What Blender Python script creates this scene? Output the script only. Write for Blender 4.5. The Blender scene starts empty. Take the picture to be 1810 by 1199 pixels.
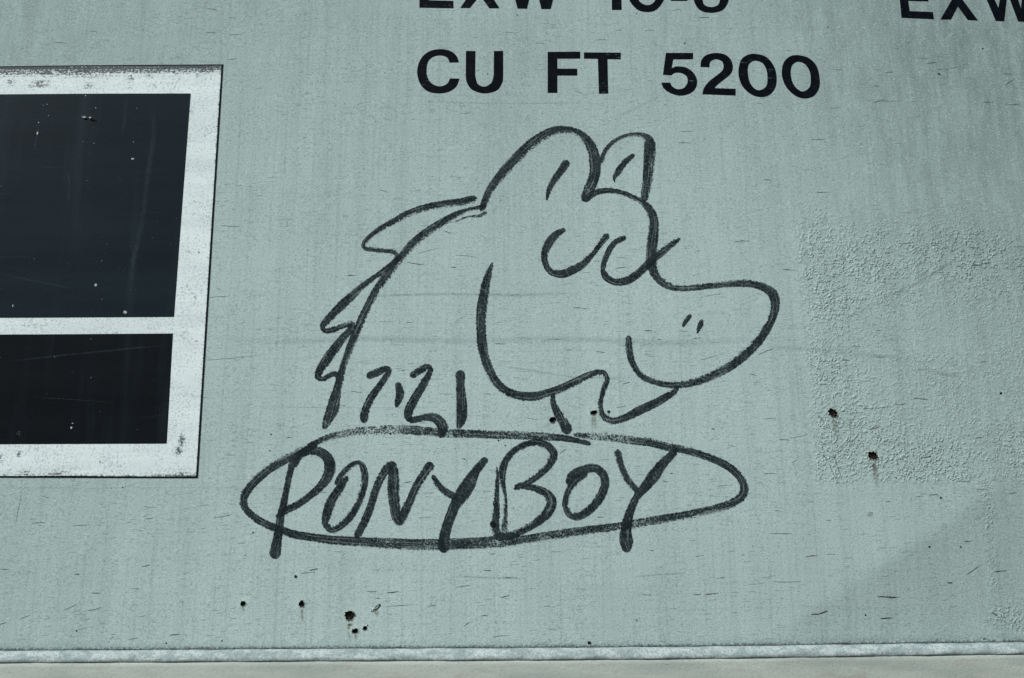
import bpy, bmesh, math, random
import numpy as np
from mathutils import Matrix, Vector

rnd = random.Random(7)
scene = bpy.context.scene
COL = scene.collection

# ---------------------------------------------------------------- camera
# photograph 1810 x 1199; wall is the plane y = 0 facing -y, x to the right, z up, metres
PW, PH, F = 1810.0, 1199.0, 2000.0
CAM_Z = 1.45
up_c = Vector((-43, -8000, 2000)).normalized()      # wall's vertical in camera axes (x right, y down, z forward)
rt_c = Vector((57800, 190, 2000)).normalized()      # wall's horizontal
rt_c = (rt_c - up_c * rt_c.dot(up_c)).normalized()
in_c = up_c.cross(rt_c)                             # into the wall (+y)
if in_c.z < 0: in_c = -in_c
# world vector of a camera-axes vector v: (v.rt, v.in, v.up)
def c2w(v): return Vector((v.dot(rt_c), v.dot(in_c), v.dot(up_c)))
fwd = c2w(Vector((0, 0, 1))); rgt = c2w(Vector((1, 0, 0))); dwn = c2w(Vector((0, 1, 0)))
CAM = -fwd * 2.0; CAM = Vector((0, CAM.y, CAM_Z))
cam_d = bpy.data.cameras.new('camera'); cam = bpy.data.objects.new('camera', cam_d); COL.objects.link(cam)
m = Matrix.Identity(4)
for i in range(3):
    m[i][0] = rgt[i]; m[i][1] = -dwn[i]; m[i][2] = -fwd[i]; m[i][3] = CAM[i]
cam.matrix_world = m
cam_d.sensor_width = 36.0; cam_d.lens = 36.0 * F / PW
cam_d.clip_start = 0.05; cam_d.clip_end = 2000
scene.camera = cam

# ---------------------------------------------------------------- light
SUN = Vector((-0.52, -0.50, 0.66)).normalized()     # towards the sun: upper left, in front of the wall
elev = math.asin(SUN.z); azim = math.atan2(SUN.x, SUN.y)
w = bpy.data.worlds.new('World'); scene.world = w; w.use_nodes = True
nt = w.node_tree; nt.nodes.clear()
sky = nt.nodes.new('ShaderNodeTexSky'); sky.sky_type = 'NISHITA'; sky.sun_disc = False
sky.sun_elevation = elev; sky.sun_rotation = azim
sky.air_density = 1.0; sky.dust_density = 2.0
bg = nt.nodes.new('ShaderNodeBackground'); bg.inputs[1].default_value = 0.13
wo = nt.nodes.new('ShaderNodeOutputWorld')
nt.links.new(sky.outputs[0], bg.inputs[0]); nt.links.new(bg.outputs[0], wo.inputs[0])
sd = bpy.data.lights.new('sun', 'SUN'); sd.energy = 4.95; sd.angle = math.radians(0.6); sd.color = (1.0, 0.97, 0.92)
so = bpy.data.objects.new('sun', sd); COL.objects.link(so)
so.rotation_euler = (-SUN).to_track_quat('-Z', 'Y').to_euler()
so.location = (-2, -3, 4)
vs = scene.view_settings
vs.view_transform = 'Standard'; vs.look = 'None'; vs.exposure = 0.0; vs.gamma = 1.0

# ---------------------------------------------------------------- geometry helpers
def ray(px, py, y):
    """point at depth y behind a pixel of the photograph, as (x, z)"""
    d = fwd * F + rgt * (px - PW / 2) + dwn * (py - PH / 2)
    p = CAM + d * ((y - CAM.y) / d.y)
    return p.x, p.z
CRA, CRB = ray(1350, 1130, 0), ray(1770, 855, 0)
cdx, cdz = CRB[0] - CRA[0], CRB[1] - CRA[1]; cl = math.hypot(cdx, cdz); cdx /= cl; cdz /= cl
def bulge(x, z):
    """how far the sheet steel stands out of its plane (towards the camera), metres"""
    x = np.asarray(x, float); z = np.asarray(z, float)
    zc = z - (CAM_Z + 0.42)
    h = 0.018 * (1 - ((x - 0.02) / 1.35) ** 2) - 0.010 * (zc / 0.8) ** 2  # bow added to vary the brightness across the sheet
    # an added slow buckle, upper left to lower right, bent so both ends darken
    q = (-(x - 0.05) * 0.62 + (z - CAM_Z - 0.36) * 0.78)
    h = h - 0.020 * np.tanh(q / 0.42)
    h = h + 0.0008 * np.sin(x * 5.1 + 1.0) * np.cos(z * 4.3) + 0.0004 * np.sin(x * 13 + z * 7)
    d = (x - CRA[0]) * cdz - (z - CRA[1]) * cdx          # + = lower right of the crease
    a = (x - CRA[0]) * cdx + (z - CRA[1]) * cdz
    fade = 1 / (1 + np.exp(-(a - 0.02) / 0.04)) / (1 + np.exp((a - cl * 1.0) / 0.03))
    s = 0.0035
    return h - fade * 0.125 * (s * np.logaddexp(0, d / s) - 0.07 * np.logaddexp(0, (d - 0.12) / 0.07))
def W(px, py):
    """photo pixel -> (x, z) on the sheet"""
    y = 0.0
    for _ in range(4):
        x, z = ray(px, py, y); y = -float(bulge(x, z))
    return ray(px, py, y)

SILL_PX = [(-700, 1149), (0, 1146), (300, 1144.5), (600, 1142.5), (900, 1141.5), (1210, 1139), (1500, 1135), (1810, 1131), (2500, 1122)]
SILL_W = [W(*p) for p in SILL_PX]
def zsill(x): return np.interp(x, [p[0] for p in SILL_W], [p[1] for p in SILL_W])

def S(px, py, off=0.0):
    """photo pixel -> 3D point lying on the bulged panel, off metres proud"""
    x, z = W(px, py)
    return (x, -float(bulge(x, z)) - off, z)
def SW(x, z, off=0.0): return (x, -float(bulge(x, z)) - off, z)

def tag(o, label=None, cat=None, group=None, kind=None):
    if label: o['label'] = label
    if cat: o['category'] = cat
    if group: o['group'] = group
    if kind: o['kind'] = kind
    return o
def empty(name, loc):
    o = bpy.data.objects.new(name, None); COL.objects.link(o); o.location = loc; o.empty_display_size = 0.05
    return o
def mesh_obj(name, verts, faces, mat, parent=None, smooth=True, uvs=None, attrs=None):
    me = bpy.data.meshes.new(name)
    off = Vector(parent.location) if parent else Vector((0, 0, 0))
    if parent and parent.parent: off = off + Vector(parent.parent.location)
    me.from_pydata([(v[0] - off.x, v[1] - off.y, v[2] - off.z) for v in verts], [], faces)
    if uvs is not None:
        uvl = me.uv_layers.new(name='UVMap')
        li = np.zeros(len(me.loops), dtype=np.int32); me.loops.foreach_get('vertex_index', li)
        uvl.data.foreach_set('uv', np.asarray(uvs, dtype=np.float32)[li].ravel())
    if attrs:
        for k, v in attrs.items():
            a = me.attributes.new(k, 'FLOAT', 'POINT'); a.data.foreach_set('value', np.asarray(v, dtype=np.float32))
    if smooth: me.polygons.foreach_set('use_smooth', [True] * len(me.polygons))
    me.materials.append(mat)
    me.update()
    o = bpy.data.objects.new(name, me); COL.objects.link(o)
    if parent: o.parent = parent
    return o

# ---------------------------------------------------------------- node helpers
class NT:
    def __init__(s, name):
        s.m = bpy.data.materials.new(name); s.m.use_nodes = True
        s.t = s.m.node_tree; s.t.nodes.clear()
        s.out = s.n('ShaderNodeOutputMaterial'); s.b = s.n('ShaderNodeBsdfPrincipled')
        s.l(s.b.outputs[0], s.out.inputs[0])
        g = s.n('ShaderNodeNewGeometry'); s.pos = g.outputs['Position']
    def n(s, typ): return s.t.nodes.new(typ)
    def l(s, a, b): s.t.links.new(a, b)
    def put(s, inp, v):
        if hasattr(v, 'is_output'): s.l(v, inp)
        elif isinstance(v, (tuple, list)) and len(v) == 3 and inp.type == 'RGBA': inp.default_value = (*v, 1)
        else: inp.default_value = v
    def math(s, op, a, b=None, c=None, clamp=False):
        n = s.n('ShaderNodeMath'); n.operation = op; n.use_clamp = clamp
        s.put(n.inputs[0], a)
        if b is not None: s.put(n.inputs[1], b)
        if c is not None: s.put(n.inputs[2], c)
        return n.outputs[0]
    def scale(s, v, k):
        n = s.n('ShaderNodeVectorMath'); n.operation = 'MULTIPLY'; s.put(n.inputs[0], v); n.inputs[1].default_value = k
        return n.outputs[0]
    def vadd(s, a, b):
        n = s.n('ShaderNodeVectorMath'); n.operation = 'ADD'; s.put(n.inputs[0], a); s.put(n.inputs[1], b); return n.outputs[0]
    def noise(s, v, sc=1.0, det=2.0, rough=0.5, dist=0.0, color=False):
        n = s.n('ShaderNodeTexNoise'); s.put(n.inputs['Vector'], v)
        n.inputs['Scale'].default_value = sc; n.inputs['Detail'].default_value = det
        n.inputs['Roughness'].default_value = rough; n.inputs['Distortion'].default_value = dist
        return n.outputs['Color' if color else 'Fac']
    def voro(s, v, sc=1.0, feat='F1', rand=1.0):
        n = s.n('ShaderNodeTexVoronoi'); n.feature = feat; s.put(n.inputs['Vector'], v)
        n.inputs['Scale'].default_value = sc; n.inputs['Randomness'].default_value = rand
        return n
    def ramp(s, v, a, b, lo=0.0, hi=1.0):
        n = s.n('ShaderNodeMapRange'); n.interpolation_type = 'SMOOTHSTEP'
        s.put(n.inputs[0], v); s.put(n.inputs[1], a); s.put(n.inputs[2], b)
        n.inputs[3].default_value = lo; n.inputs[4].default_value = hi
        return n.outputs[0]
    def mix(s, f, a, b):
        n = s.n('ShaderNodeMix'); n.data_type = 'RGBA'; s.put(n.inputs[0], f); s.put(n.inputs[6], a); s.put(n.inputs[7], b)
        return n.outputs[2]
    def attr(s, name):
        n = s.n('ShaderNodeAttribute'); n.attribute_name = name; return n.outputs['Fac']
    def uv(s):
        n = s.n('ShaderNodeUVMap'); n.uv_map = 'UVMap'
        x = s.n('ShaderNodeSeparateXYZ'); s.l(n.outputs[0], x.inputs[0]); return n.outputs[0], x.outputs[0], x.outputs[1]
    def bump(s, h, dist, strength=1.0, nrm=None):
        n = s.n('ShaderNodeBump'); n.inputs['Strength'].default_value = strength; n.inputs['Distance'].default_value = dist
        s.put(n.inputs['Height'], h)
        if nrm: s.l(nrm, n.inputs['Normal'])
        return n.outputs[0]

PAINT = (0.295, 0.392, 0.378)
def paint_relief(t, rough_amt=None):
    """orange-peel relief of thick rolled paint; returns normal"""
    p = t.pos
    fine = t.noise(p, 420, 3, 0.6)
    peel = t.noise(p, 150, 2, 0.5)
    h = t.math('ADD', t.math('MULTIPLY', fine, 0.8), t.math('MULTIPLY', peel, 1.0))
    n = t.bump(h, 0.00030, 1.0)
    if rough_amt is not None:
        warp = t.scale(t.noise(p, 90, 2, 0.5, color=True), (0.012, 0.012, 0.012))
        q = t.vadd(p, warp)
        v = t.voro(q, 235, 'SMOOTH_F1'); cr = t.ramp(v.outputs['Distance'], 0.12, 0.60, 1, 0)
        br = t.math('MULTIPLY', t.ramp(t.noise(p, 75, 4, 0.7), 0.38, 0.58), t.ramp(t.noise(p, 11, 3, 0.6), 0.32, 0.56, 0.42, 1.0))
        hh = t.math('MULTIPLY', t.math('MULTIPLY', cr, br), rough_amt)
        n = t.bump(hh, 0.0011, 1.0, n)
    return n

def mat_wall():
    t = NT('sage_grey_paint'); p = t.pos
    rough = t.attr('flaking'); grime_vignette = t.attr('grime_vignette')
    # clouding of the faded paint
    c = t.mix(t.ramp(t.noise(p, 3.2, 4, 0.6), 0.3, 0.7), tuple(v * 0.955 for v in PAINT), tuple(v * 1.04 for v in PAINT))
    # vertical wash streaks and horizontal wipe streaks
    vst = t.noise(t.scale(p, (26, 1, 1.1)), 1, 4, 0.6); c = t.mix(t.ramp(vst, 0.42, 0.72, 0, 0.24), c, (0.185, 0.25, 0.245))
    vs2 = t.noise(t.scale(p, (150, 1, 2.5)), 1, 4, 0.65); c = t.mix(t.ramp(vs2, 0.48, 0.72, 0, 0.36), c, (0.17, 0.225, 0.22))
    hst = t.noise(t.scale(p, (2.2, 1, 95)), 1, 4, 0.65); c = t.mix(t.ramp(hst, 0.50, 0.72, 0, 0.20), c, (0.19, 0.25, 0.245))
    # dirt settled in the grain, plus lens vignette painted as darker sides and top
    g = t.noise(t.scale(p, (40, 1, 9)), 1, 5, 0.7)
    gf = t.math('MULTIPLY', grime_vignette, t.ramp(g, 0.18, 0.75, 0.45, 1.0))
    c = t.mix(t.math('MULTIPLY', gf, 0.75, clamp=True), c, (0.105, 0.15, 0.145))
    # fine peppering
    pn = t.noise(t.scale(p, (0.75, 1, 1.2)), 430, 4, 0.72); c = t.mix(t.ramp(pn, 0.52, 0.68, 0, 0.72), c, (0.09, 0.12, 0.125))
    c = t.mix(t.ramp(pn, 0.46, 0.30, 0, 0.6), c, (0.42, 0.53, 0.53))
    lv = t.noise(t.scale(p, (28, 1, 420)), 1, 3, 0.6); c = t.mix(t.math('MULTIPLY', t.ramp(lv, 0.56, 0.70, 0, 0.5), t.ramp(t.noise(p, 9, 3, 0.6), 0.4, 0.65, 0.25, 1.0)), c, (0.12, 0.155, 0.16))
    # dark pinholes
    v = t.voro(p, 95); dot = t.ramp(v.outputs['Distance'], 0.055, 0.095, 1, 0)
    x = t.n('ShaderNodeSeparateColor'); t.l(v.outputs['Color'], x.inputs[0])
    dot = t.math('MULTIPLY', dot, t.ramp(x.outputs[0], 0.55, 0.60))
    c = t.mix(t.math('MULTIPLY', dot, 0.85), c, (0.025, 0.03, 0.032))
    # short hairline scratches, nearly level
    for k, (sx, sz, dens, am, rx) in enumerate(((34, 420, 0.90, 0.6, 0.08), (75, 520, 0.86, 0.5, -0.12))):
        wv = t.n('ShaderNodeVectorRotate'); wv.rotation_type = 'Y_AXIS'; t.l(p, wv.inputs['Vector']); wv.inputs['Angle'].default_value = rx
        q = t.vadd(t.scale(wv.outputs[0], (sx, 1, sz)), t.scale(t.noise(p, 25, 2, 0.5, color=True), (0.2, 0, 2.2)))
        v = t.voro(q, 1); s1 = t.ramp(v.outputs['Distance'], 0.16, 0.30, 1, 0)
        x = t.n('ShaderNodeSeparateColor'); t.l(v.outputs['Color'], x.inputs[0])
        s1 = t.math('MULTIPLY', t.math('MULTIPLY', s1, t.ramp(x.outputs[1], dens, dens + 0.06)), t.ramp(t.noise(p, 6 + 3 * k, 3, 0.6), 0.42, 0.60, 0.1, 1.0))
        c = t.mix(t.math('MULTIPLY', s1, am), c, (0.06, 0.075, 0.075))
    # flaking texture holds dirt in its pits
    fl = t.math('MULTIPLY', rough, t.ramp(t.noise(p, 260, 3, 0.7), 0.56, 0.68))
    c = t.mix(t.math('MULTIPLY', fl, 0.50), c, (0.085, 0.12, 0.115))
    t.put(t.b.inputs['Base Color'], c); t.b.inputs['Roughness'].default_value = 0.72
    t.b.inputs['Specular IOR Level'].default_value = 0.03
    t.put(t.b.inputs['Normal'], paint_relief(t, rough))
    return t.m

def mat_marker():
    t = NT('weathered_marker_ink'); p = t.pos
    uvv, u, v = t.uv(); wd = t.attr('width'); soft = t.attr('soft'); dry = t.attr('dry')
    e = t.math('SUBTRACT', 0.5, t.math('ABSOLUTE', t.math('SUBTRACT', u, 0.5)))
    em = t.math('MULTIPLY', e, wd)                                   # metres from the nearer edge
    side = t.math('GREATER_THAN', t.math('MULTIPLY', t.math('SUBTRACT', u, 0.5), soft), 0.0)
    n1 = t.noise(p, 300, 4, 0.75)
    # hairy edge: tight on the crisp side, wide on the dry side
    fr = t.math('ADD', 0.0026, t.math('MULTIPLY', side, t.math('MULTIPLY', t.math('ABSOLUTE', soft), 0.0100)))
    q = t.math('DIVIDE', em, fr)
    edge = t.ramp(t.math('SUBTRACT', q, t.math('MULTIPLY', t.math('SUBTRACT', n1, 0.28), 2.3)), -0.12, 0.12)
    # dry stroke: grain of the steel shows through everywhere
    n2 = t.noise(p, 420, 3, 0.75)
    pv = t.ramp(t.noise(p, 16, 2, 0.5), 0.35, 0.68, -0.35, 0.22); dry = t.math('ADD', dry, pv); dry = t.math('MAXIMUM', dry, 0.0)
    dr = t.ramp(n2, t.math('SUBTRACT', 0.62, t.math('MULTIPLY', dry, 0.17)), t.math('SUBTRACT', 0.70, t.math('MULTIPLY', dry, 0.17)), 0, 1)
    dr = t.math('MULTIPLY', dr, t.math('ADD', 0.35, t.math('MULTIPLY', dry, 0.6)), clamp=True)
    # crackle
    pc = t.vadd(p, t.scale(t.noise(p, 120, 2, 0.5, color=True), (0.006, 0.006, 0.006)))
    vo = t.voro(pc, 125, 'DISTANCE_TO_EDGE'); ck = t.ramp(vo.outputs['Distance'], 0.015, 0.075, 0.38, 0)
    # bristle lines along the stroke
    cmb = t.n('ShaderNodeCombineXYZ'); t.put(cmb.inputs[0], t.math('MULTIPLY', t.math('MULTIPLY', u, wd), 430)); t.put(cmb.inputs[1], t.math('MULTIPLY', v, 14))
    bl = t.ramp(t.noise(cmb.outputs[0], 1, 2, 0.5), 0.52, 0.66, 0, 0.5)
    a = t.math('MULTIPLY', edge, t.math('SUBTRACT', 1.0, dr))
    a = t.math('MULTIPLY', a, t.math('SUBTRACT', 1.0, ck)); a = t.math('MULTIPLY', a, t.math('SUBTRACT', 1.0, bl))
    a = t.math('MULTIPLY', a, 1.0)
    c = t.mix(t.ramp(t.noise(p, 45, 3, 0.6), 0.35, 0.7), (0.0075, 0.013, 0.0155), (0.019, 0.030, 0.034))
    t.put(t.b.inputs['Base Color'], c); t.b.inputs['Roughness'].default_value = 0.75
    t.b.inputs['Specular IOR Level'].default_value = 0.03
    t.put(t.b.inputs['Alpha'], a)
    return t.m

def mat_letter():
    t = NT('black_vinyl_letter'); p = t.pos
    c = t.mix(t.ramp(t.noise(p, 60, 3, 0.6), 0.4, 0.7), (0.0012, 0.0024, 0.0042), (0.003, 0.0050, 0.0075))
    sc = t.noise(t.scale(p, (60, 1, 330)), 1, 3, 0.6); zone = t.ramp(t.noise(p, 14, 2, 0.5), 0.50, 0.62)
    c = t.mix(t.math('MULTIPLY', t.ramp(sc, 0.60, 0.68), t.math('MULTIPLY', zone, 0.8)), c, (0.06, 0.085, 0.09))
    t.put(t.b.inputs['Base Color'], c); t.b.inputs['Roughness'].default_value = 0.6; t.b.inputs['Specular IOR Level'].default_value = 0.03
    a = t.ramp(t.noise(p, 700, 2, 0.6), 0.72, 0.78, 1, 0.3); t.put(t.b.inputs['Alpha'], a)
    t.put(t.b.inputs['Normal'], t.bump(t.noise(p, 300, 2, 0.5), 0.0003))
    return t.m

def mat_field(name, lo, hi):
    t = NT(name); p = t.pos
    c = t.mix(t.ramp(t.noise(t.scale(p, (1.2, 1, 9)), 1, 5, 0.65), 0.25, 0.75), lo, hi)
    c = t.mix(t.ramp(t.noise(t.scale(p, (24, 1, 1.5)), 1, 4, 0.6), 0.50, 0.78, 0, 0.45), c, (0.015, 0.026, 0.032))
    # white peppering, clustered in vertical runs
    run = t.ramp(t.noise(t.scale(p, (22, 1, 3)), 1, 3, 0.6), 0.5, 0.66, 0.15, 1.0)
    v = t.voro(p, 150); x = t.n('ShaderNodeSeparateColor'); t.l(v.outputs['Color'], x.inputs[0])
    d = t.math('MULTIPLY', t.ramp(v.outputs['Distance'], 0.07, 0.13, 1, 0), t.ramp(x.outputs[0], 0.965, 0.98))
    c = t.mix(t.math('MULTIPLY', t.math('MULTIPLY', d, run), 0.8), c, (0.40, 0.50, 0.50))
    n2 = t.noise(p, 380, 3, 0.7); c = t.mix(t.math('MULTIPLY', t.ramp(n2, 0.66, 0.74), t.math('MULTIPLY', run, 0.35)), c, (0.2, 0.26, 0.27))
    # long wipe scratches
    q = t.scale(p, (3.0, 1, 420)); c = t.mix(t.ramp(t.noise(q, 1, 2, 0.5), 0.72, 0.80, 0, 0.45), c, (0.08, 0.11, 0.12))
    t.put(t.b.inputs['Base Color'], c); t.b.inputs['Roughness'].default_value = 0.5; t.b.inputs['Specular IOR Level'].default_value = 0.03
    t.put(t.b.inputs['Normal'], t.bump(t.noise(p, 260, 2, 0.5), 0.0002))
    return t.m

def mat_border():
    t = NT('white_vinyl_border'); p = t.pos; dirt = t.attr('dirt')
    c = t.mix(t.ramp(t.noise(t.scale(p, (2.5, 1, 22)), 1, 5, 0.7), 0.25, 0.75), (0.44, 0.525, 0.53), (0.56, 0.65, 0.655))
    n = t.noise(p, 520, 3, 0.7)
    n = t.noise(p, 330, 4, 0.8); z = t.ramp(t.noise(p, 24, 4, 0.7), 0.35, 0.65)
    c = t.mix(t.math('MULTIPLY', t.ramp(n, 0.50, 0.62), t.math('ADD', 0.25, t.math('MULTIPLY', z, 0.5))), c, (0.14, 0.18, 0.19))
    # caked dirt, wiped in level streaks
    streak = t.noise(t.scale(p, (4, 1, 300)), 1, 3, 0.6)
    g = t.math('SUBTRACT', t.math('MULTIPLY', dirt, 1.25), t.math('MULTIPLY', t.ramp(t.noise(t.scale(p, (1, 1, 1.4)), 230, 4, 0.8), 0.36, 0.66), 0.95))
    g = t.math('SUBTRACT', g, t.math('MULTIPLY', t.ramp(streak, 0.50, 0.60), 0.35))
    c = t.mix(t.ramp(g, -0.15, 0.45, 0, 0.93), c, (0.028, 0.036, 0.038))
    t.put(t.b.inputs['Base Color'], c); t.b.inputs['Roughness'].default_value = 0.6; t.b.inputs['Specular IOR Level'].default_value = 0.03
    t.put(t.b.inputs['Normal'], t.bump(n, 0.0002))
    return t.m

def mat_simple(name, lo, hi, sc=200, rough=0.8, bump=0.0005):
    t = NT(name); p = t.pos
    n = t.noise(p, sc, 4, 0.65)
    t.put(t.b.inputs['Base Color'], t.mix(t.ramp(n, 0.35, 0.68), lo, hi)); t.b.inputs['Roughness'].default_value = rough
    t.b.inputs['Specular IOR Level'].default_value = 0.03
    t.put(t.b.inputs['Normal'], t.bump(n, bump))
    return t.m

def mat_edge():
    t = NT('chalky_white_sill_edge'); p = t.pos
    z = t.noise(t.scale(p, (38, 38, 70)), 1, 5, 0.7)
    c = t.mix(t.ramp(z, 0.38, 0.60), (0.175, 0.235, 0.235), (0.31, 0.375, 0.372))
    n = t.noise(p, 330, 5, 0.8)
    c = t.mix(t.ramp(n, 0.46, 0.60, 0, 0.75), c, (0.11, 0.145, 0.15))
    br = t.noise(t.scale(p, (45, 45, 260)), 1, 3, 0.6)
    c = t.mix(t.ramp(br, 0.68, 0.76, 0, 0.5), c, (0.20, 0.15, 0.12))
    t.put(t.b.inputs['Base Color'], c); t.b.inputs['Roughness'].default_value = 0.85
    t.put(t.b.inputs['Normal'], t.bump(n, 0.0009))
    return t.m

def mat_sill():
    t = NT('dull_beige_grey_sill'); p = t.pos
    c = t.mix(t.ramp(t.noise(t.scale(p, (5, 5, 26)), 1, 4, 0.6), 0.34, 0.66), (0.215, 0.262, 0.240), (0.290, 0.338, 0.308))
    c = t.mix(t.ramp(t.noise(t.scale(p, (10, 10, 60)), 1, 4, 0.7), 0.55, 0.70, 0, 0.5), c, (0.22, 0.21, 0.175))
    c = t.mix(t.ramp(t.noise(t.scale(p, (70, 70, 300)), 1, 3, 0.6), 0.66, 0.74, 0, 0.4), c, (0.40, 0.45, 0.43))
    c = t.mix(t.ramp(t.noise(t.scale(p, (28, 28, 190)), 1, 3, 0.6), 0.71, 0.77, 0, 0.75), c, (0.07, 0.08, 0.08))
    c = t.mix(t.ramp(t.noise(t.scale(p, (0.6, 1, 1.5)), 300, 5, 0.8), 0.50, 0.66, 0, 0.5), c, (0.14, 0.165, 0.155))
    t.put(t.b.inputs['Base Color'], c); t.b.inputs['Roughness'].default_value = 0.8
    t.put(t.b.inputs['Normal'], t.bump(t.noise(p, 260, 3, 0.6), 0.0005))
    return t.m

def mat_stain(name, col, amp, grain=300):
    """thin translucent stain; 'fade' attribute gives its strength"""
    t = NT(name); p = t.pos; fd = t.attr('fade'); uvv, u, v = t.uv()
    e = t.math('SUBTRACT', 1.0, t.math('MULTIPLY', t.math('ABSOLUTE', t.math('SUBTRACT', u, 0.5)), 2.0))
    a = t.math('MULTIPLY', t.math('MULTIPLY', t.ramp(e, 0.0, 0.9), fd), t.ramp(t.noise(p, grain, 3, 0.65), 0.25, 0.7))
    t.put(t.b.inputs['Alpha'], t.math('MULTIPLY', a, amp, clamp=True))
    t.b.inputs['Base Color'].default_value = (*col, 1); t.b.inputs['Roughness'].default_value = 0.9
    t.b.inputs['Specular IOR Level'].default_value = 0.03
    return t.m

M = dict(wall=mat_wall(), marker=mat_marker(), letter=mat_letter(), border=mat_border(),
         field_a=mat_field('lighter_black_vinyl', (0.0036, 0.0084, 0.0120), (0.0070, 0.0142, 0.0190)),  # upper field, a lighter and bluer black than the lower one
         field_b=mat_field('deep_black_vinyl', (0.0016, 0.0030, 0.0046), (0.0034, 0.0055, 0.0075)),
         seal=mat_simple('tarry_edge_dirt', (0.003, 0.004, 0.005), (0.02, 0.026, 0.028), 300),
         edge=mat_edge(), sill=mat_sill(),
         bead=mat_simple('grimy_weld', (0.07, 0.092, 0.092), (0.22, 0.29, 0.285), 300, 0.85, 0.0015),
         pit=mat_simple('rusty_pit', (0.006, 0.007, 0.007), (0.050, 0.046, 0.040), 500, 0.9, 0.002),
         rim=mat_simple('broken_paint_rim', (0.05, 0.06, 0.055), (0.36, 0.43, 0.40), 420, 0.8, 0.0012),
         flake=mat_simple('pale_flake', (0.10, 0.14, 0.14), (0.50, 0.62, 0.60), 500, 0.8, 0.001),
         scratch=mat_simple('scratch_dark', (0.02, 0.025, 0.025), (0.07, 0.074, 0.068), 300),
         rust=mat_stain('rust_stain', (0.10, 0.088, 0.058), 0.85), scuff=mat_stain('scuff_mark', (0.12, 0.165, 0.17), 0.42, 420),
         tuft=mat_stain('soft_dirt', (0.02, 0.025, 0.025), 0.95, 260))

# ---------------------------------------------------------------- the side of the freight car
car = empty('freight_car_side', (0, 0, float(zsill(0.0))))
tag(car, 'scratched and pitted grey green steel side of a freight car with a pale ledge below', 'freight car')

HOLES = [  # px, py, rx, ry, tilt   (millimetres ~ pixels)
    (1473, 731, 9.5, 7.5, -0.5), (1543.5, 806, 10, 7.2, -0.25), (618.5, 1089, 8.5, 8.0, 0.0), (430, 1067, 4.6, 4.6, 0), (533, 1068, 5.4, 5.0, 0),
    (628, 1116, 5.0, 4.2, 0.3), (645.5, 1110.5, 4.0, 4.0, 0.4), (977, 742.5, 6.0, 6.2, 0.1), (1049.5, 730, 5.8, 4.6, 0)]
STEP = 0.006
xs = np.arange(-1.38, 1.38 + 1e-6, STEP); NX = len(xs)
ts = np.arange(0, 1.62, STEP); NZ = len(ts)
GX = np.repeat(xs[None, :], NZ, 0); GZ = zsill(GX) + ts[:, None]
GY = -bulge(GX, GZ)
verts = np.stack([GX, GY, GZ], -1).reshape(-1, 3).tolist()
dead = set(); hole_rings = []; extra = []
for (hx, hy, rx, ry, tl) in HOLES:
    wx, wz = W(hx, hy); i0 = int(round((wx - xs[0]) / STEP)); j0 = int(round((wz - float(zsill(wx))) / STEP))
    k = 3 if rx > 7 else 2
    for j in range(j0 - k, j0 + k):
        for i in range(i0 - k, i0 + k): dead.add((j, i))
    loop = [(j0 - k, i) for i in range(i0 - k, i0 + k)] + [(j, i0 + k) for j in range(j0 - k, j0 + k)] + \
           [(j0 + k, i) for i in range(i0 + k, i0 - k, -1)] + [(j, i0 - k) for j in range(j0 + k, j0 - k, -1)]
    ring = []
    for (j, i) in loop:
        vx, vz = GX[j, i] - wx, GZ[j, i] - wz; a = math.atan2(vz, vx)
        c, s = math.cos(a - tl), math.sin(a - tl)
        r = 1.0 / math.sqrt((c / rx) ** 2 + (s / ry) ** 2) * 0.001 * rnd.uniform(0.76, 1.16)
        x, z = wx + r * math.cos(a), wz + r * math.sin(a)
        ring.append((x, z))
    base = len(verts)
    for (x, z) in ring: verts.append(list(SW(x, z, 0.0004)))
    n = len(loop)
    for q in range(n):
        a, b = loop[q], loop[(q + 1) % n]
        extra.append((a[0] * NX + a[1], b[0] * NX + b[1], base + (q + 1) % n, base + q))
    hole_rings.append((wx, wz, ring, rx))
faces = []
for j in range(NZ - 1):
    for i in range(NX - 1):
        if (j, i) in dead: continue
        a = j * NX + i; faces.append((a, a + 1, a + NX + 1, a + NX))
faces += extra
VA = np.array(verts)
# where the photo shows flaking (attribute 0..1)
def sstep(x, a, b):
    t = np.clip((x - a) / (b - a), 0, 1); return t * t * (3 - 2 * t)
x0, _ = W(1425, 600); x1, _ = W(1470, 600); _, zt = W(1500, 350); _, zt2 = W(1500, 420); _, zb = W(1500, 856); _, zb2 = W(1500, 850)
X, Z = VA[:, 0], VA[:, 2]
inside = sstep(X, x0 - 0.012, x0 + 0.012) * sstep(Z, zb - 0.004, zb2 + 0.004) * (1 - sstep(Z, zt2 - 0.02, zt + 0.03))
band = np.maximum(np.exp(-((X - x0 - 0.045) / 0.045) ** 2), np.exp(-((Z - zb - 0.045) / 0.05) ** 2))
band = np.maximum(band, np.exp(-((Z - zt2 + 0.03) / 0.07) ** 2))
blot = 0.5 + 0.5 * np.sin(X * 19 + 1.3) * np.sin(Z * 23 + X * 7)
flak = inside * np.clip(0.38 + 0.95 * band + 0.25 * blot, 0, 1.5)
xv, _ = W(1750, 950); _, zv0 = W(1750, 860); _, zv1 = W(1750, 1050)
flak = np.maximum(flak, 0.95 * np.exp(-((X - xv) / 0.011) ** 2) * sstep(Z, zv1 - 0.01, zv1 + 0.01) * (1 - sstep(Z, zv0, zv0 + 0.3)))
cx_, cz_ = W(1790, 1098); flak = np.maximum(flak, 1.3 * np.exp(-((X - cx_) / 0.05) ** 4 - ((Z - cz_) / 0.024) ** 2))
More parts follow.
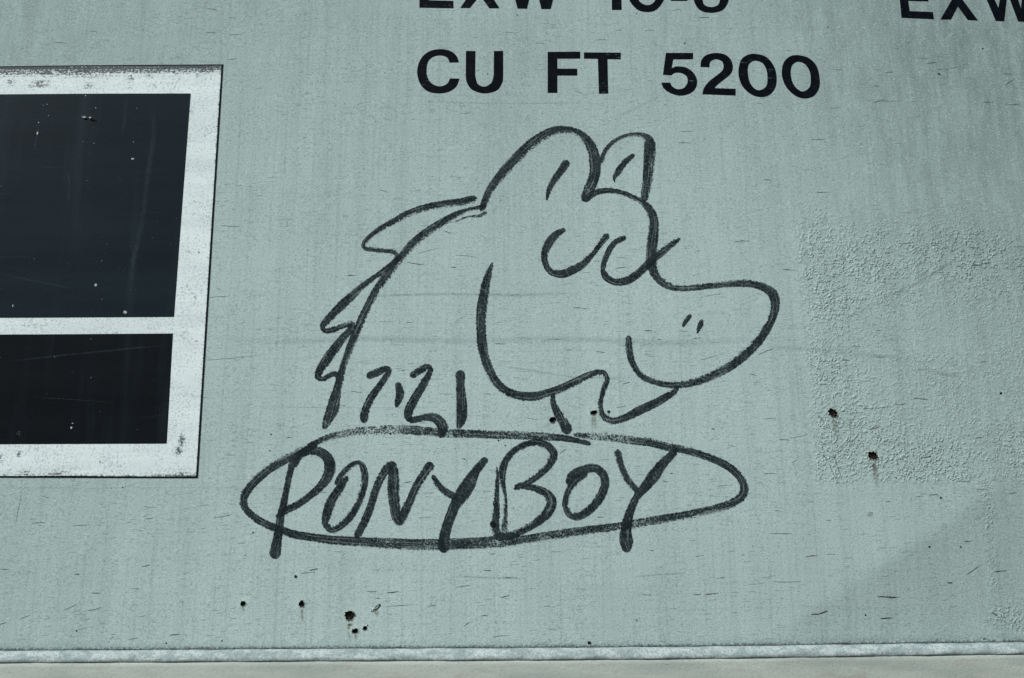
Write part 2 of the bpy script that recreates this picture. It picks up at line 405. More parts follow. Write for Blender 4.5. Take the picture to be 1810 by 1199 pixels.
flak = np.maximum(flak, 0.30 * np.exp(-((Z - zsill(X)) / 0.012) ** 2) + 0.04)
grime_vignette = 0.08 + 0.60 * sstep(X, 0.25, 0.95) * sstep(Z, CAM_Z + 0.0, CAM_Z + 1.05) + 0.26 * sstep(X, 0.45, 1.0) + 0.28 * sstep(-X, 0.30, 0.95) + 0.34 * sstep(Z, CAM_Z + 0.55, CAM_Z + 1.15)  # real dirt at upper right; darker sides and top paint the lens vignette
grime_vignette = grime_vignette + 0.55 * np.exp(-((Z - zsill(X)) / 0.006) ** 2)
panel = mesh_obj('side_panel', verts, faces, M['wall'], car, True, None, dict(flaking=flak, grime_vignette=grime_vignette))

# rust pits behind the holes: a short torn tube with a rough floor, and a broken lip
for (wx, wz, ring, rx) in hole_rings:
    vs_, fs = [], []; n = len(ring)
    for lay, (k, d) in enumerate(((1.0, -0.0004), (0.93, 0.002), (0.8, 0.0045), (0.45, 0.0030), (0.0001, 0.0042))):
        for (x, z) in ring:
            kk = k * rnd.uniform(0.93, 1.05)
            px, pz = wx + (x - wx) * kk, wz + (z - wz) * kk
            vs_.append(SW(px, pz, -d + rnd.uniform(-0.0008, 0.0008) * (lay > 0)))
    for lay in range(4):
        for q in range(n):
            a = lay * n + q; b = lay * n + (q + 1) % n; fs.append((a, b, b + n, a + n))
    mesh_obj('rust_hole', vs_, fs, M['pit'], car, False)
    vs_, fs = [], []
    for lay in range(3):
        for (x, z) in ring:
            k = (1.18, 1.05, 0.93)[lay] * rnd.uniform(0.97, 1.05) + (0.06 if rx < 6 else 0)
            hgt = (0.0001, 0.0012 * rnd.uniform(0.4, 1.3), -0.0004)[lay]
            vs_.append(SW(wx + (x - wx) * k, wz + (z - wz) * k, hgt))
    for lay in range(2):
        for q in range(n):
            a = lay * n + q; b = lay * n + (q + 1) % n; fs.append((a, b, b + n, a + n))
    hs = [o for o in car.children if o.name.startswith('rust_hole')]
    mesh_obj('torn_lip', vs_, fs, M['rim'], car, False)

# torn steel burr beside the biggest bottom hole and other little chips
def chip(px, py, ln, wd, ang, mat, hgt=0.0016, name='paint_chip', parent=None, base_off=0.0002, n=9):
    vs_, fs = [], []
    cx, cz = W(px, py); ca, sa = math.cos(ang), math.sin(ang)
    top = []
    for lay in range(3):
        for q in range(n):
            a = 2 * math.pi * q / n; r = (1.0, 0.72, 0.001)[lay] * rnd.uniform(0.75, 1.2)
            u_, v_ = r * ln / 2 * math.cos(a) * 0.001, r * wd / 2 * math.sin(a) * 0.001
            vs_.append(SW(cx + u_ * ca - v_ * sa, cz + u_ * sa + v_ * ca, base_off + (0, hgt * rnd.uniform(0.5, 1.2), hgt * 0.7)[lay]))
    for lay in range(2):
        for q in range(n):
            a = lay * n + q; b = lay * n + (q + 1) % n; fs.append((a, b, b + n, a + n))
    return mesh_obj(name, vs_, fs, mat, parent or car, False)
chip(668, 1072, 13, 6, 0.5, M['pit'], 0.0006); chip(665, 1074, 12, 5, 0.55, M['flake'], 0.0025); chip(658, 1079, 6, 3, 0.6, M['flake'], 0.0015)
for (px, py, a, b) in ((870.5, 927.5, 10, 10), (1042, 1137, 7, 6), (1076, 728, 5, 6), (650, 1105.5, 3, 3), (1769, 695.5, 6, 4), (690, 767, 4, 4), (523, 1019.5, 5, 5),
                       (881, 779, 3, 3), (893, 788, 2.5, 2.5), (1344, 1139, 6, 5), (1642.5, 967, 4, 4), (1737, 86, 3.5, 3), (1210, 77, 3, 3), (862, 131, 2.6, 2.6), (914.5, 26.5, 2.6, 2.6), (1125, 24.5, 2.5, 2.5), (1463, 48, 3, 3),
                       (1530, 1087.5, 3, 3), (1660, 131, 4, 4), (1584, 845, 3, 3), (1698, 967, 4, 3), (135, 1115, 3, 3), (217, 862, 2.5, 2.5), (294, 1137, 3, 3), (392, 1133, 3, 3), (1740.5, 1130.5, 7, 5), (1663, 880, 4, 4), (477, 797, 2.6, 2.6), (447, 942, 3, 3), (479, 768, 2.6, 2.6)):
    chip(px, py, a, b, rnd.uniform(0, 3), M['seal'], 0.0005, 'pit_mark', None, 0.0012 if (px, py) == (870.5, 927.5) else 0.0002)

# stains: soft translucent ribbons on the panel
def ribbon(pts, widths, off, mat, name, parent, extra=None, sub=6, rough=0.0):
    """pts in photo pixels, widths in pixels; a ribbon lying on the sheet, u across, v along"""
    P = smooth_path(pts, widths, sub)
    vs_, uv, fs = [], [], []; at = dict(width=[], soft=[], dry=[], fade=[])
    n = len(P); L = 0.0; ww = [W(p[0], p[1]) for p in P]
    for i, (x, y, wd) in enumerate(P):
        a, b = P[max(0, i - 1)], P[min(n - 1, i + 1)]
        tx, ty = b[0] - a[0], b[1] - a[1]; l = math.hypot(tx, ty) or 1; nx, ny = ty / l, -tx / l
        if i: L += math.hypot(ww[i][0] - ww[i - 1][0], ww[i][1] - ww[i - 1][1])
        f = i / (n - 1)
        for k in range(3):
            s_ = (k - 1) * wd / 2
            vs_.append(S(x + nx * s_, y + ny * s_, off)); uv.append((k / 2, L))
            at['width'].append(wd * 0.001)
            for key in ('soft', 'dry', 'fade'):
                v = (extra or {}).get(key, 0.0)
                at[key].append(float(np.interp(f, np.linspace(0, 1, len(v)), v)) if isinstance(v, (list, tuple)) else v)
        if i:
            q = (i - 1) * 3; fs += [(q, q + 3, q + 4, q + 1), (q + 1, q + 4, q + 5, q + 2)]
    return vs_, fs, uv, at
def smooth_path(pts, widths, sub):
    n = len(pts); out = []
    A = [(*pts[i], widths[i]) for i in range(n)]
    for i in range(n - 1):
        p0, p1, p2, p3 = A[max(0, i - 1)], A[i], A[i + 1], A[min(n - 1, i + 2)]
        d = math.hypot(p2[0] - p1[0], p2[1] - p1[1]); k = max(2, int(d / 3.0)) if sub else 1
        def tl(a, b): return max(1e-4, math.sqrt(math.hypot(b[0] - a[0], b[1] - a[1])))
        t0 = 0; t1 = t0 + (tl(p0, p1) if i > 0 else tl(p1, p2)); t2 = t1 + tl(p1, p2); t3 = t2 + (tl(p2, p3) if i < n - 2 else tl(p1, p2))
        q0 = p0 if i > 0 else tuple(2 * p1[c] - p2[c] for c in range(3)); q3 = p3 if i < n - 2 else tuple(2 * p2[c] - p1[c] for c in range(3))
        for s_ in range(k):
            t = t1 + (t2 - t1) * s_ / k; r = []
            for c in range(2):
                a1 = (t1 - t) / (t1 - t0) * q0[c] + (t - t0) / (t1 - t0) * p1[c]
                a2 = (t2 - t) / (t2 - t1) * p1[c] + (t - t1) / (t2 - t1) * p2[c]
                a3 = (t3 - t) / (t3 - t2) * p2[c] + (t - t2) / (t3 - t2) * q3[c]
                b1 = (t2 - t) / (t2 - t0) * a1 + (t - t0) / (t2 - t0) * a2
                b2 = (t3 - t) / (t3 - t1) * a2 + (t - t1) / (t3 - t1) * a3
                r.append((t2 - t) / (t2 - t1) * b1 + (t - t1) / (t2 - t1) * b2)
            f = s_ / k; r.append(p1[2] * (1 - f) + p2[2] * f); out.append(tuple(r))
    out.append(A[-1]); return out

STAINS = [(618, 1096, 619, 1137, 15, 'rust'), (617, 1094, 618, 1115, 10, 'rust'), (1474, 738, 1478, 775, 14, 'rust'), (1543, 812, 1552, 868, 15, 'rust'),
          (1544, 812, 1546, 832, 10, 'rust'), (430, 1071, 431, 1084, 6, 'rust'), (533, 1072, 535, 1108, 8, 'rust'), (1049, 733, 1050, 762, 14, 'rust'), (1538, 905, 1538, 916, 16, 'rust'),
          (665, 1078, 666, 1092, 12, 'rust'), (1076, 730, 1076, 742, 6, 'rust'), (628, 1120, 630, 1134, 8, 'rust')]
for k, (xa, ya, xb, yb, wd, mt) in enumerate(STAINS):
    v, f, uv, at = ribbon([(xa, ya), ((xa + xb) / 2, (ya + yb) / 2), (xb, yb)], [wd * 0.8, wd, wd * 0.8], 0.0002 + k * 0.00001, None, '', None, dict(fade=[1, 0.7, 0.35, 0.0] if mt == 'rust' else [0, 1, 1, 0]))
    mesh_obj('rust_stain', v, f, M[mt], car, True, uv, dict(fade=at['fade']))
SCUFFS = [([(620, 527), (700, 522), (800, 520), (900, 522), (1020, 518)], 7, 0.9), ([(360, 596), (500, 604), (640, 599), (800, 603), (1000, 600), (1200, 606), (1420, 598)], 17, 0.55),
          ([(1556, 530), (1620, 500), (1690, 458)], 8, 0.9), ([(868, 645), (940, 655), (1010, 666), (1070, 668), (1130, 667)], 5, 0.8), ([(1085, 212), (1130, 188), (1180, 165)], 8, 0.55),
          ([(800, 1018), (860, 1021), (935, 1022)], 6, 1.0), ([(1120, 1020), (1160, 1016), (1215, 1013)], 6, 0.8), ([(1470, 575), (1520, 550), (1600, 520)], 7, 0.4),
          ([(735, 180), (900, 183), (1060, 182)], 2.5, 0.9), ([(1330, 610), (1480, 622), (1640, 640)], 14, 0.45), ([(0, 862), (150, 863), (380, 862), (620, 865)], 2.5, 0.7), ([(440, 718), (600, 721), (830, 719)], 2.2, 0.9),
          ([(1220, 560), (1500, 520)], 4, 0.3), ([(400, 700), (470, 655)], 3, 0.4), ([(1600, 650), (1640, 655), (1700, 668)], 8, 0.7), ([(560, 480), (620, 500), (640, 524)], 3, 0.3)]
for k, (pts, wd, am) in enumerate(SCUFFS):
    v, f, uv, at = ribbon(pts, [wd] * len(pts), 0.00021 + k * 0.00001, None, '', None, dict(fade=[0, am, am * 0.7, am, 0]))
    mesh_obj('scuff_mark', v, f, M['scuff'], car, True, uv, dict(fade=at['fade']))

# scratches read off enlarged pieces of the wall: (origin x, origin y, enlargement, [(xa, ya, xb, yb, width)...])
SCR = [
 (0, 0, 3.996, [(1465,60,1540,73),(1615,125,1665,128),(635,225,690,222),(375,297,470,307),(1450,230,1530,230),(1620,247,1710,246),(1605,425,1670,413)]),
 (700, 0, 4.5075, [(870,258,965,266),(610,303,650,300),(370,340,360,325,4),(535,348,548,344,4),(1115,348,1180,345),(1590,320,1670,315),(500,847,560,845),(1745,240,1800,242),(905,855,930,860),(515,905,600,895),(1420,722,1490,748),(1010,603,1040,608),(480,1128,497,1138),(640,562,665,564)]),
 (1100, 0, 4.5075, [(610,138,690,142,6),(400,85,470,72),(183,243,260,243),(425,1130,560,1140),(1650,868,1740,850),(1690,555,1750,557),(460,1050,560,1047),(335,845,357,825),(1500,1115,1620,1110),(1070,822,1110,826),(1600,490,1625,495),(1310,402,1350,408),(490,350,503,342,9)]),
 (1500, 0, 5.819, [(1610,880,1705,815,13),(800,655,915,642,8),(270,720,330,722),(380,750,460,742,8),(255,1055,375,1035,9),(375,1045,530,1042),(640,1043,690,1045),(1590,762,1680,766,7),(1380,1055,1500,1050,7),(1645,1077,1750,1072,7),(700,598,840,597),(255,887,318,887,7),(350,262,420,243),(900,710,1010,717),(1010,717,1110,690),(1110,690,1220,650),(905,755,950,775,16)]),
 (0, 999, 3.0167, [(485,150,540,151,6),(105,290,160,268),(735,277,780,270),(905,375,960,370,6),(585,397,607,380,5),(590,369,612,369),(680,398,740,388),(0,317,38,305,5),(340,240,410,210),(690,127,745,125),(755,10,800,0,5),(0,22,45,22,5),(1600,45,1680,38),(1650,28,1697,20,8),(465,243,540,228),(395,50,425,48,6)]),
 (600, 999, 3.0167, [(770,30,812,31,5),(145,142,200,142,4),(255,148,315,140,6),(190,177,215,178,5),(250,222,390,210,3),(470,222,515,213,4),(860,175,910,162,6),(630,118,700,108),(755,270,795,271,4),(815,385,905,376),(1090,218,1125,220,5),(1610,158,1665,160,4),(1578,288,1592,303,6),(665,325,695,305),(880,68,930,66,5)]),
 (1210, 999, 3.0167, [(45,160,90,157,6),(110,160,180,150,5),(675,263,720,262,9),(715,262,765,243,8),(1030,170,1145,173,4),(1090,175,1130,172,6),(1045,285,1105,281,6),(1505,52,1560,12,4),(1650,38,1720,30,6),(170,72,215,66,4),(260,255,280,254),(470,88,620,88,3),(1640,255,1670,272,8),(1400,95,1430,95,9)]),
 (1350, 300, 3.935, [(345,155,465,156),(125,692,230,700),(950,518,1025,508,6),(1165,525,1215,530,6),(1435,540,1475,543,5),(1450,664,1492,665,10),(1500,660,1580,650,5),(1340,672,1380,673,7),(530,962,585,962),(600,905,720,905),(780,1118,815,1118,7),(1740,537,1810,538,5),(1755,680,1810,672,5),(0,72,50,73,6)]),
 (1350, 590, 3.935, [(785,163,840,162,5),(1500,198,1550,194,5),(1205,430,1270,423),(1040,447,1140,460,7),(730,667,815,647,7),(1465,727,1535,720,6),(905,495,990,487,5),(100,738,180,742,6),(190,725,300,703),(1095,863,1170,855,7),(690,520,890,507,3),(610,92,670,92),(540,187,600,186,6),(0,595,85,588),(190,897,230,885),(1470,1080,1555,1083,6),(1350,1027,1430,1024,5),(0,975,90,973),(1055,1137,1110,1130),(1150,1122,1210,1118,6),(1690,1117,1760,1103,5),(390,820,450,890,5),(450,890,510,1030,5),(480,830,545,1010,4),(380,740,440,775,5),(370,560,425,620,5)]),
 (1350, 800, 3.935, [(290,727,370,717,8),(330,1128,380,1125,9),(380,1125,445,1100,9),(780,1000,940,1008,6),(810,1155,890,1150,7),(1610,830,1690,823,7),(1405,853,1520,780,4),(45,565,195,567,5),(430,472,470,474),(300,343,345,343),(1395,618,1440,618,8),(845,343,880,343,6),(75,400,115,408),(430,710,500,708)]),
 (0, 390, 3.996, [(1555,35,1690,42),(1530,475,1565,495),(1470,545,1600,537),(1455,602,1480,602),(1460,985,1790,955,3)]),
 (0, 640, 3.996, [(1510,1100,1620,1085,5),(510,1160,640,1150),(225,1140,325,1135,5),(205,1108,270,1108),(1005,1018,1105,1028),(890,1140,935,1130),(1030,1108,1080,1104,5),(105,1160,150,940,3),(290,945,345,960)]),
 (540, 320, 4.525, [(595,70,655,88,6),(860,85,920,70,5),(1110,398,1160,420,7),(1210,595,1370,612,4),(890,585,1070,535,3),(810,650,950,670,6),(340,755,400,758,6),(1160,690,1205,690,8)]),
 (540, 460, 6.03, [(445,163,515,163,9),(1080,663,1130,665,8),(780,658,950,660)]),
 (540, 600, 5.993, [(480,553,600,565,7),(1010,330,1065,325,8),(1420,578,1570,577,5),(370,700,430,705,7),(890,60,1040,65),(1150,435,1460,422,3)]),
 (820, 380, 4.525, [(1215,428,1300,420),(870,742,990,748,5),(1220,340,1300,343),(1110,-190,1130,-185)]),
 (820, 560, 4.525, [(245,215,335,218,6),(660,180,790,180),(1440,113,1505,113,7),(820,270,865,262,6),(1055,280,1130,288,7),(1270,540,1330,523,4),(1220,728,1295,715,5),(160,615,220,622,5),(480,805,590,825,4),(785,1083,820,1055,5),(1550,183,1575,183,6)]),
 (1090, 400, 3.997, [(555,178,590,172),(600,500,765,475,3),(195,738,245,740,6),(295,802,315,800,6),(440,740,510,742),(535,797,595,787,5),(590,945,700,915,3),(1000,910,1105,865,5),(40,1115,95,1103,5),(1170,305,1215,305,6),(945,1045,990,1055,6),(0,298,60,290),(830,108,940,105,6)]),
 (400, 740, 4.61, [(490,155,545,158,5),(755,602,820,602,6),(0,795,22,790,6),(340,945,355,935)]),
 (600, 740, 4.61, [(510,527,590,513,7),(1000,327,1030,332,9),(1230,1105,1265,1103,5),(680,605,770,603),(640,808,760,800,3)]),
 (830, 740, 4.61, [(730,232,800,230),(735,287,785,250,5),(860,265,888,266,8),(1040,803,1095,803,5),(655,1087,745,1083,5),(170,1105,210,1100),(335,728,365,728)]),
 (1050, 740, 4.61, [(1010,22,1045,28),(955,85,985,87,10),(1095,215,1150,230,6),(560,505,605,520,8),(1015,550,1125,545,4),(450,1073,485,1075,6),(825,1125,895,1115,6),(780,993,830,990),(1325,855,1365,850),(20,803,75,803,5),(1200,1112,1230,1112,6),(620,448,645,448,8)]),
]
vs_, fs = [], []
for (ox, oy, k, lst) in SCR:
    for s_ in lst:
        xa, ya, xb, yb = s_[:4]; wd = (s_[4] if len(s_) > 4 else 3.6) / k * 0.80
        xa, xb, ya, yb = ox + xa / k, ox + xb / k, oy + ya / k, oy + yb / k
        l = math.hypot(xb - xa, yb - ya) or 1; nx, ny = -(yb - ya) / l, (xb - xa) / l
        n = max(3, int(l / 3)); b0 = len(vs_); bow = rnd.uniform(-0.03, 0.03) * l
        for q in range(n + 1):
            f = q / n; e = wd / 2 * (math.sin(math.pi * (0.08 + 0.84 * f)) ** 0.6) * rnd.uniform(0.55, 1.25)
            j = bow * math.sin(math.pi * f) + rnd.uniform(-0.3, 0.3)
            x, y = xa + (xb - xa) * f + nx * j, ya + (yb - ya) * f + ny * j
            vs_.append(S(x + nx * e, y + ny * e, 0.00018)); vs_.append(S(x - nx * e, y - ny * e, 0.00018))
            if q: a = b0 + 2 * (q - 1); fs.append((a, a + 1, a + 3, a + 2))
tag(mesh_obj('scratches', vs_, fs, M['scratch'], car, False), kind='stuff')

# ---- weld line, ledge edge and side sill along the foot
def sweep(profile, mat, name, jit=0.0, step=0.006, smooth=True, x0=-1.38, x1=1.38):
    X_ = np.arange(x0, x1, step); vs_, fs = [], []; n = len(profile)
    ph = [rnd.uniform(0, 6) for _ in range(6)]
    for xi, x in enumerate(X_):
        z0 = float(zsill(x)); y0 = -float(bulge(x, z0))
        for k, (dy, dz) in enumerate(profile):
            j = jit * (math.sin(x * 41 + ph[0] + k) * 0.5 + math.sin(x * 97 + ph[1] + 2 * k) * 0.3 + rnd.uniform(-0.35, 0.35)) if 0 < k < n - 1 else 0
            vs_.append((x, y0 + dy - j, z0 + dz + j * 0.6))
        if xi:
            a = (xi - 1) * n
            for k in range(n - 1): fs.append((a + k, a + k + 1, a + n + k + 1, a + n + k))
    return mesh_obj(name, vs_, fs, mat, car, smooth)
sweep([(0.001, 0.0015), (-0.0012, 0.0008), (-0.0016, -0.0012), (-0.0012, -0.0035), (0.002, -0.0045)], M['bead'], 'weld_bead', 0.0008, 0.0025)
sweep([(0.003, -0.0035), (-0.004, -0.0042), (-0.010, -0.0062), (-0.015, -0.0105), (-0.0185, -0.016), (-0.0195, -0.0205), (-0.0175, -0.0232), (-0.0140, -0.0240)], M['edge'], 'ledge_edge', 0.0013, 0.004)
sweep([(-0.0130, -0.0222), (-0.0165, -0.0226), (-0.0182, -0.0250), (-0.0186, -0.030), (-0.0186, -0.06), (-0.0186, -0.16), (-0.012, -0.165), (0.02, -0.165)], M['sill'], 'side_sill', 0.0003, 0.01)

# ---------------------------------------------------------------- placard on the left
plc = empty('placard', S(150, 843, 0.0))
tag(plc, 'white bordered placard with two black fields at the left, grimy along its top', 'placard')
def quad_grid(tl, tr, br, bl, nx, ny, off, name, mat, skirt=True, attrs=None, par=None):
    c = [W(*q) for q in (tl, tr, br, bl)]; vs_, fs = [], []; P = {}
    for j in range(ny + 1):
        v = j / ny
        for i in range(nx + 1):
            u = i / nx
            x = (c[0][0] * (1 - u) + c[1][0] * u) * (1 - v) + (c[3][0] * (1 - u) + c[2][0] * u) * v
            z = (c[0][1] * (1 - u) + c[1][1] * u) * (1 - v) + (c[3][1] * (1 - u) + c[2][1] * u) * v
            P[(i, j)] = len(vs_); vs_.append(SW(x, z, off))
    for j in range(ny):
        for i in range(nx): fs.append((P[(i, j)], P[(i, j + 1)], P[(i + 1, j + 1)], P[(i + 1, j)]))
    if skirt:
        per = [(i, 0) for i in range(nx)] + [(nx, j) for j in range(ny)] + [(i, ny) for i in range(nx, 0, -1)] + [(0, j) for j in range(ny, 0, -1)]
        b0 = len(vs_)
        for q in per: x, y, z = vs_[P[q]]; vs_.append((x, y + off, z))
        for k in range(len(per)):
            k2 = (k + 1) % len(per); fs.append((P[per[k]], P[per[k2]], b0 + k2, b0 + k))
    at = attrs(vs_) if attrs else None
    return mesh_obj(name, vs_, fs, mat, par or plc, True if not skirt else False, None, at)
_, zpt = W(200, 117); _, zpb = W(200, 843); xpr, _ = W(370, 480)
def border_dirt(v):
    A = np.array(v); x, z = A[:, 0], A[:, 2]
    top = zpt - z; bot = z - zpb
    lx = np.clip((0.1 - (x - W(0, 300)[0])) / 0.4 + 0.75, 0, 1)
    thick = np.interp(x, [W(-200, 300)[0], W(0, 300)[0], W(150, 300)[0], W(200, 300)[0], W(390, 300)[0]], [0.026, 0.025, 0.024, 0.020, 0.013])
    d = 1.0 * np.clip(1.25 - top / thick, 0, 1)
    for (px, py, rx, ry, am) in ((20, 147, 9, 7, .72), (70, 150, 22, 8, .74), (158, 153, 9, 7, .60), (230, 140, 8, 9, .55), (230, 156, 8, 6, .45), (265, 134, 8, 7, .55), (312, 132, 9, 8, .5), (350, 132, 9, 9, .5),
                                 (322, 780, 6, 12, .8), (317, 797, 6, 8, .85), (34, 803, 3.5, 5, .85), (2, 810, 5, 10, .5), (45, 836, 9, 7, .6), (100, 838, 22, 7, .62), (322, 840, 18, 5, .65), (120, 826, 30, 14, .22), (182, 815, 10, 12, .25), (340, 200, 5, 12, .3),
                                 (330, 445, 10, 10, .28), (330, 510, 14, 8, .28), (325, 590, 12, 30, .2), (60, 575, 60, 10, .2), (270, 578, 14, 8, .25), (352, 447, 2.5, 2, 1.0), (345, 527, 2.5, 2.5, 1.0), (347, 605, 2.2, 2.2, 1.0), (355, 557, 2, 8, .4)):
        cx, cz = W(px, py); d = np.maximum(d, am * np.exp(-((x - cx) / (rx * .001)) ** 2 - ((z - cz) / (ry * .001)) ** 2))
    d = np.maximum(d, 0.8 * np.clip(1.2 - bot / 0.005, 0, 1)); d = np.maximum(d, 0.55 * np.clip(1 - (np.interp(z, [zpb, zpt], [W(348, 843)[0], W(392.5, 116)[0]]) - x) / 0.003, 0, 1))
    return dict(dirt=d)
L = -340
quad_grid((L, 121.5), (395, 114.2), (350, 845.6), (L, 843.6), 60, 60, 0.0006, 'edge_seal', M['seal'])
quad_grid((L, 123.5), (391.8, 116.8), (346.8, 842.6), (L, 841.0), 260, 260, 0.0019, 'border_panel', M['border'], True, border_dirt)
quad_grid((L, 170), (337.6, 166.4), (308.2, 560.9), (L, 564.4), 60, 50, 0.0023, 'black_field', M['field_a'])
quad_grid((L, 594.5), (306.2, 590.2), (295.2, 784.6), (L, 787.2), 60, 40, 0.0023, 'black_field', M['field_b'])
chip(150, 209, 11, 5, -0.3, M['flake'], 0.003, 'flake_and_shadow', plc, 0.0024); chip(161, 210, 9, 5, -0.3, M['flake'], 0.005, 'flake_and_shadow', plc, 0.0024); chip(168, 213, 10, 4, -0.5, M['pit'], 0.0012, 'flake_and_shadow', plc, 0.0024)  # third, dark chip paints the shadow cast by the two flakes
for (a, b, c, d) in ((152, 170.5, 3, 3), (170, 192, 3, 2.5), (242.5, 193, 2, 2), (86.5, 206, 2.5, 2), (24, 541.5, 3.5, 6), (127, 757, 5, 5), (129, 749, 4, 2), (236.5, 252, 2.2, 2.2), (69, 218, 4, 3), (235, 282, 7, 5), (67, 237, 4, 9), (170, 505, 6, 9), (222, 553, 10, 7), (281, 119, 3, 3)):
    chip(a, b, c * 0.75, d * 0.75, 0, M['flake'], 0.0005, 'paint_speck', plc, 0.0024)
chip(34, 768, 11, 11, 0, M['seal'], 0.0007, 'pit_mark', plc, 0.0024)
for k, (pts, wd, am) in enumerate((([(266, 168), (272, 230), (262, 310), (252, 390), (235, 470), (226, 552)], 14, 0.55), ([(120, 297), (123, 330), (121, 360)], 3, 1.0), ([(68, 220), (66, 245), (60, 270)], 6, 0.6), ([(0, 485), (60, 497), (135, 512)], 3, 0.7),
                                 ([(10, 640), (100, 630), (220, 618), (300, 610)], 4, 0.7), ([(225, 168), (222, 200), (218, 240)], 8, 0.4), ([(60, 703), (130, 707), (210, 713)], 1.8, 0.8), ([(250, 740), (300, 733)], 1.6, 0.9))):
    v, f, uv, at = ribbon(pts, [wd] * len(pts), 0.00242 + k * 0.00001, None, '', None, dict(fade=[0, am, am * 0.7, am, 0]))
    mesh_obj('pale_run', v, f, None or M.setdefault('run', mat_stain('pale_run', (0.10, 0.15, 0.17), 0.22, 260)), plc, True, uv, dict(fade=at['fade']))

# ---------------------------------------------------------------- stencilled lettering
def outline(segs):
    """segs: lists of points; two points = straight, more = a smooth curve"""
    out = []
    for s_ in segs:
        if len(s_) == 2: pp = [s_[0], s_[1]]
        else: pp = [(p[0], p[1]) for p in smooth_path_raw(s_)]
        for p in pp:
            if not out or math.hypot(p[0] - out[-1][0], p[1] - out[-1][1]) > 0.5: out.append(p)
    if math.hypot(out[0][0] - out[-1][0], out[0][1] - out[-1][1]) < 0.5: out.pop()
    return out
def smooth_path_raw(s_, closed=False):
    P = list(s_); n = len(P); out = []
    rng = range(n) if closed else range(n - 1)
    for i in rng:
        if closed: p0, p1, p2, p3 = P[i - 1], P[i], P[(i + 1) % n], P[(i + 2) % n]
        else:
            p1, p2 = P[i], P[i + 1]
            p0 = P[i - 1] if i else (2 * p1[0] - p2[0], 2 * p1[1] - p2[1]); p3 = P[i + 2] if i < n - 2 else (2 * p2[0] - p1[0], 2 * p2[1] - p1[1])
        for q in range(6):
            t = q / 6
            out.append(tuple(0.5 * ((2 * p1[c]) + (-p0[c] + p2[c]) * t + (2 * p0[c] - 5 * p1[c] + 4 * p2[c] - p3[c]) * t * t + (-p0[c] + 3 * p1[c] - 3 * p2[c] + p3[c]) * t ** 3) for c in range(2)))
    if not closed: out.append(P[-1])
    return out
from mathutils.geometry import tessellate_polygon
def glyph(name, parent, ox, oy, k, outer, holes=()):
    loops = [outer] + list(holes)
    loops = [[(ox + x / k, oy + y / k) for (x, y) in lp] for lp in loops]
    flat = [p for lp in loops for p in lp]
    tris = tessellate_polygon([[Vector((p[0], p[1], 0)) for p in lp] for lp in loops])
    n = len(flat); vs_ = [S(p[0], p[1], 0.00045) for p in flat] + [S(p[0], p[1], 0.0) for p in flat]
    fs = [tuple(t) for t in tris]; b = 0
    for lp in loops:
        m_ = len(lp)
        for q in range(m_): a, c = b + q, b + (q + 1) % m_; fs.append((a, c, c + n, a + n))
        b += m_
    return mesh_obj(name, vs_, fs, M['letter'], parent, False)
def poly(*p): return list(p)
l1 = empty('volume_lettering', S(1090, 166)); tag(l1, 'black painted line reading CU FT 5200 above the horse drawing', 'lettering')
l2 = empty('width_lettering', S(1010, 18)); tag(l2, 'cut off black line EXW 10-8 directly above the words CU FT 5200', 'lettering')
l3 = empty('width_lettering', S(1700, 36)); tag(l3, 'black painted letters EXW in the top right corner, cut by the frame', 'lettering')
A4 = (700, 0, 4.5075); A5 = (1100, 0, 4.5075); A6 = (1500, 0, 5.819)
glyph('letter', l1, *A4, outline([[(502,498),(480,445),(430,407),(350,393),(260,413),(195,475),(168,570),(190,665),(250,727),(340,745),(420,732),(480,690),(505,628)],[(505,628),(430,627)],[(430,627),(405,670),(345,690),(283,665),(250,615),(243,565),(252,500),(290,457),(350,443),(405,458),(428,500)],[(428,500),(502,498)]]))
glyph('letter', l1, *A4, outline([[(557,408),(555,600)],[(555,600),(563,655),(605,715),(700,745),(800,722),(846,660),(853,600)],[(853,600),(853,408)],[(853,408),(780,408)],[(780,408),(778,600)],[(778,600),(760,660),(705,692),(650,668),(630,600)],[(630,600),(632,408)]]))
glyph('letter', l1, *A4, poly((1208,415),(1467,413),(1467,468),(1285,468),(1285,549),(1443,549),(1443,603),(1285,603),(1285,741),(1208,741)))
glyph('letter', l1, *A4, poly((1497,419),(1790,421),(1790,474),(1684,472),(1690,747),(1616,747),(1608,470),(1497,468)))
glyph('digit', l1, *A5, outline([[(347,423),(563,423)],[(563,423),(563,473)],[(563,473),(405,474)],[(405,474),(393,545)],[(393,545),(440,530),(520,545),(578,597),(596,660),(572,720),(515,755),(450,762),(380,742),(330,705),(310,660)],[(310,660),(380,660)],[(380,660),(400,692),(440,712),(490,702),(518,660),(515,615),(480,587),(440,580),(412,585),(390,601)],[(390,601),(323,597)]]))
glyph('digit', l1, *A5, outline([[(622,535),(630,480),(670,440),(745,423),(820,438),(866,480),(880,535),(862,590),(800,642),(748,685),(735,704)],[(735,704),(902,709)],[(902,709),(902,762)],[(902,762),(637,752)],[(637,752),(650,703),(690,650),(755,600),(798,562),(806,525),(793,490),(750,473),(710,485),(695,510),(693,537)]]))
glyph('digit', l1, *A5, smooth_path_raw([(1060,431),(1145,455),(1208,530),(1229,620),(1218,700),(1172,757),(1105,775),(1030,755),(965,700),(932,630),(925,560),(945,480),(995,441)], True), [smooth_path_raw([(1070,485),(1120,508),(1148,560),(1156,630),(1145,690),(1095,720),(1050,705),(1015,655),(1000,590),(1003,525),(1030,493)], True)])
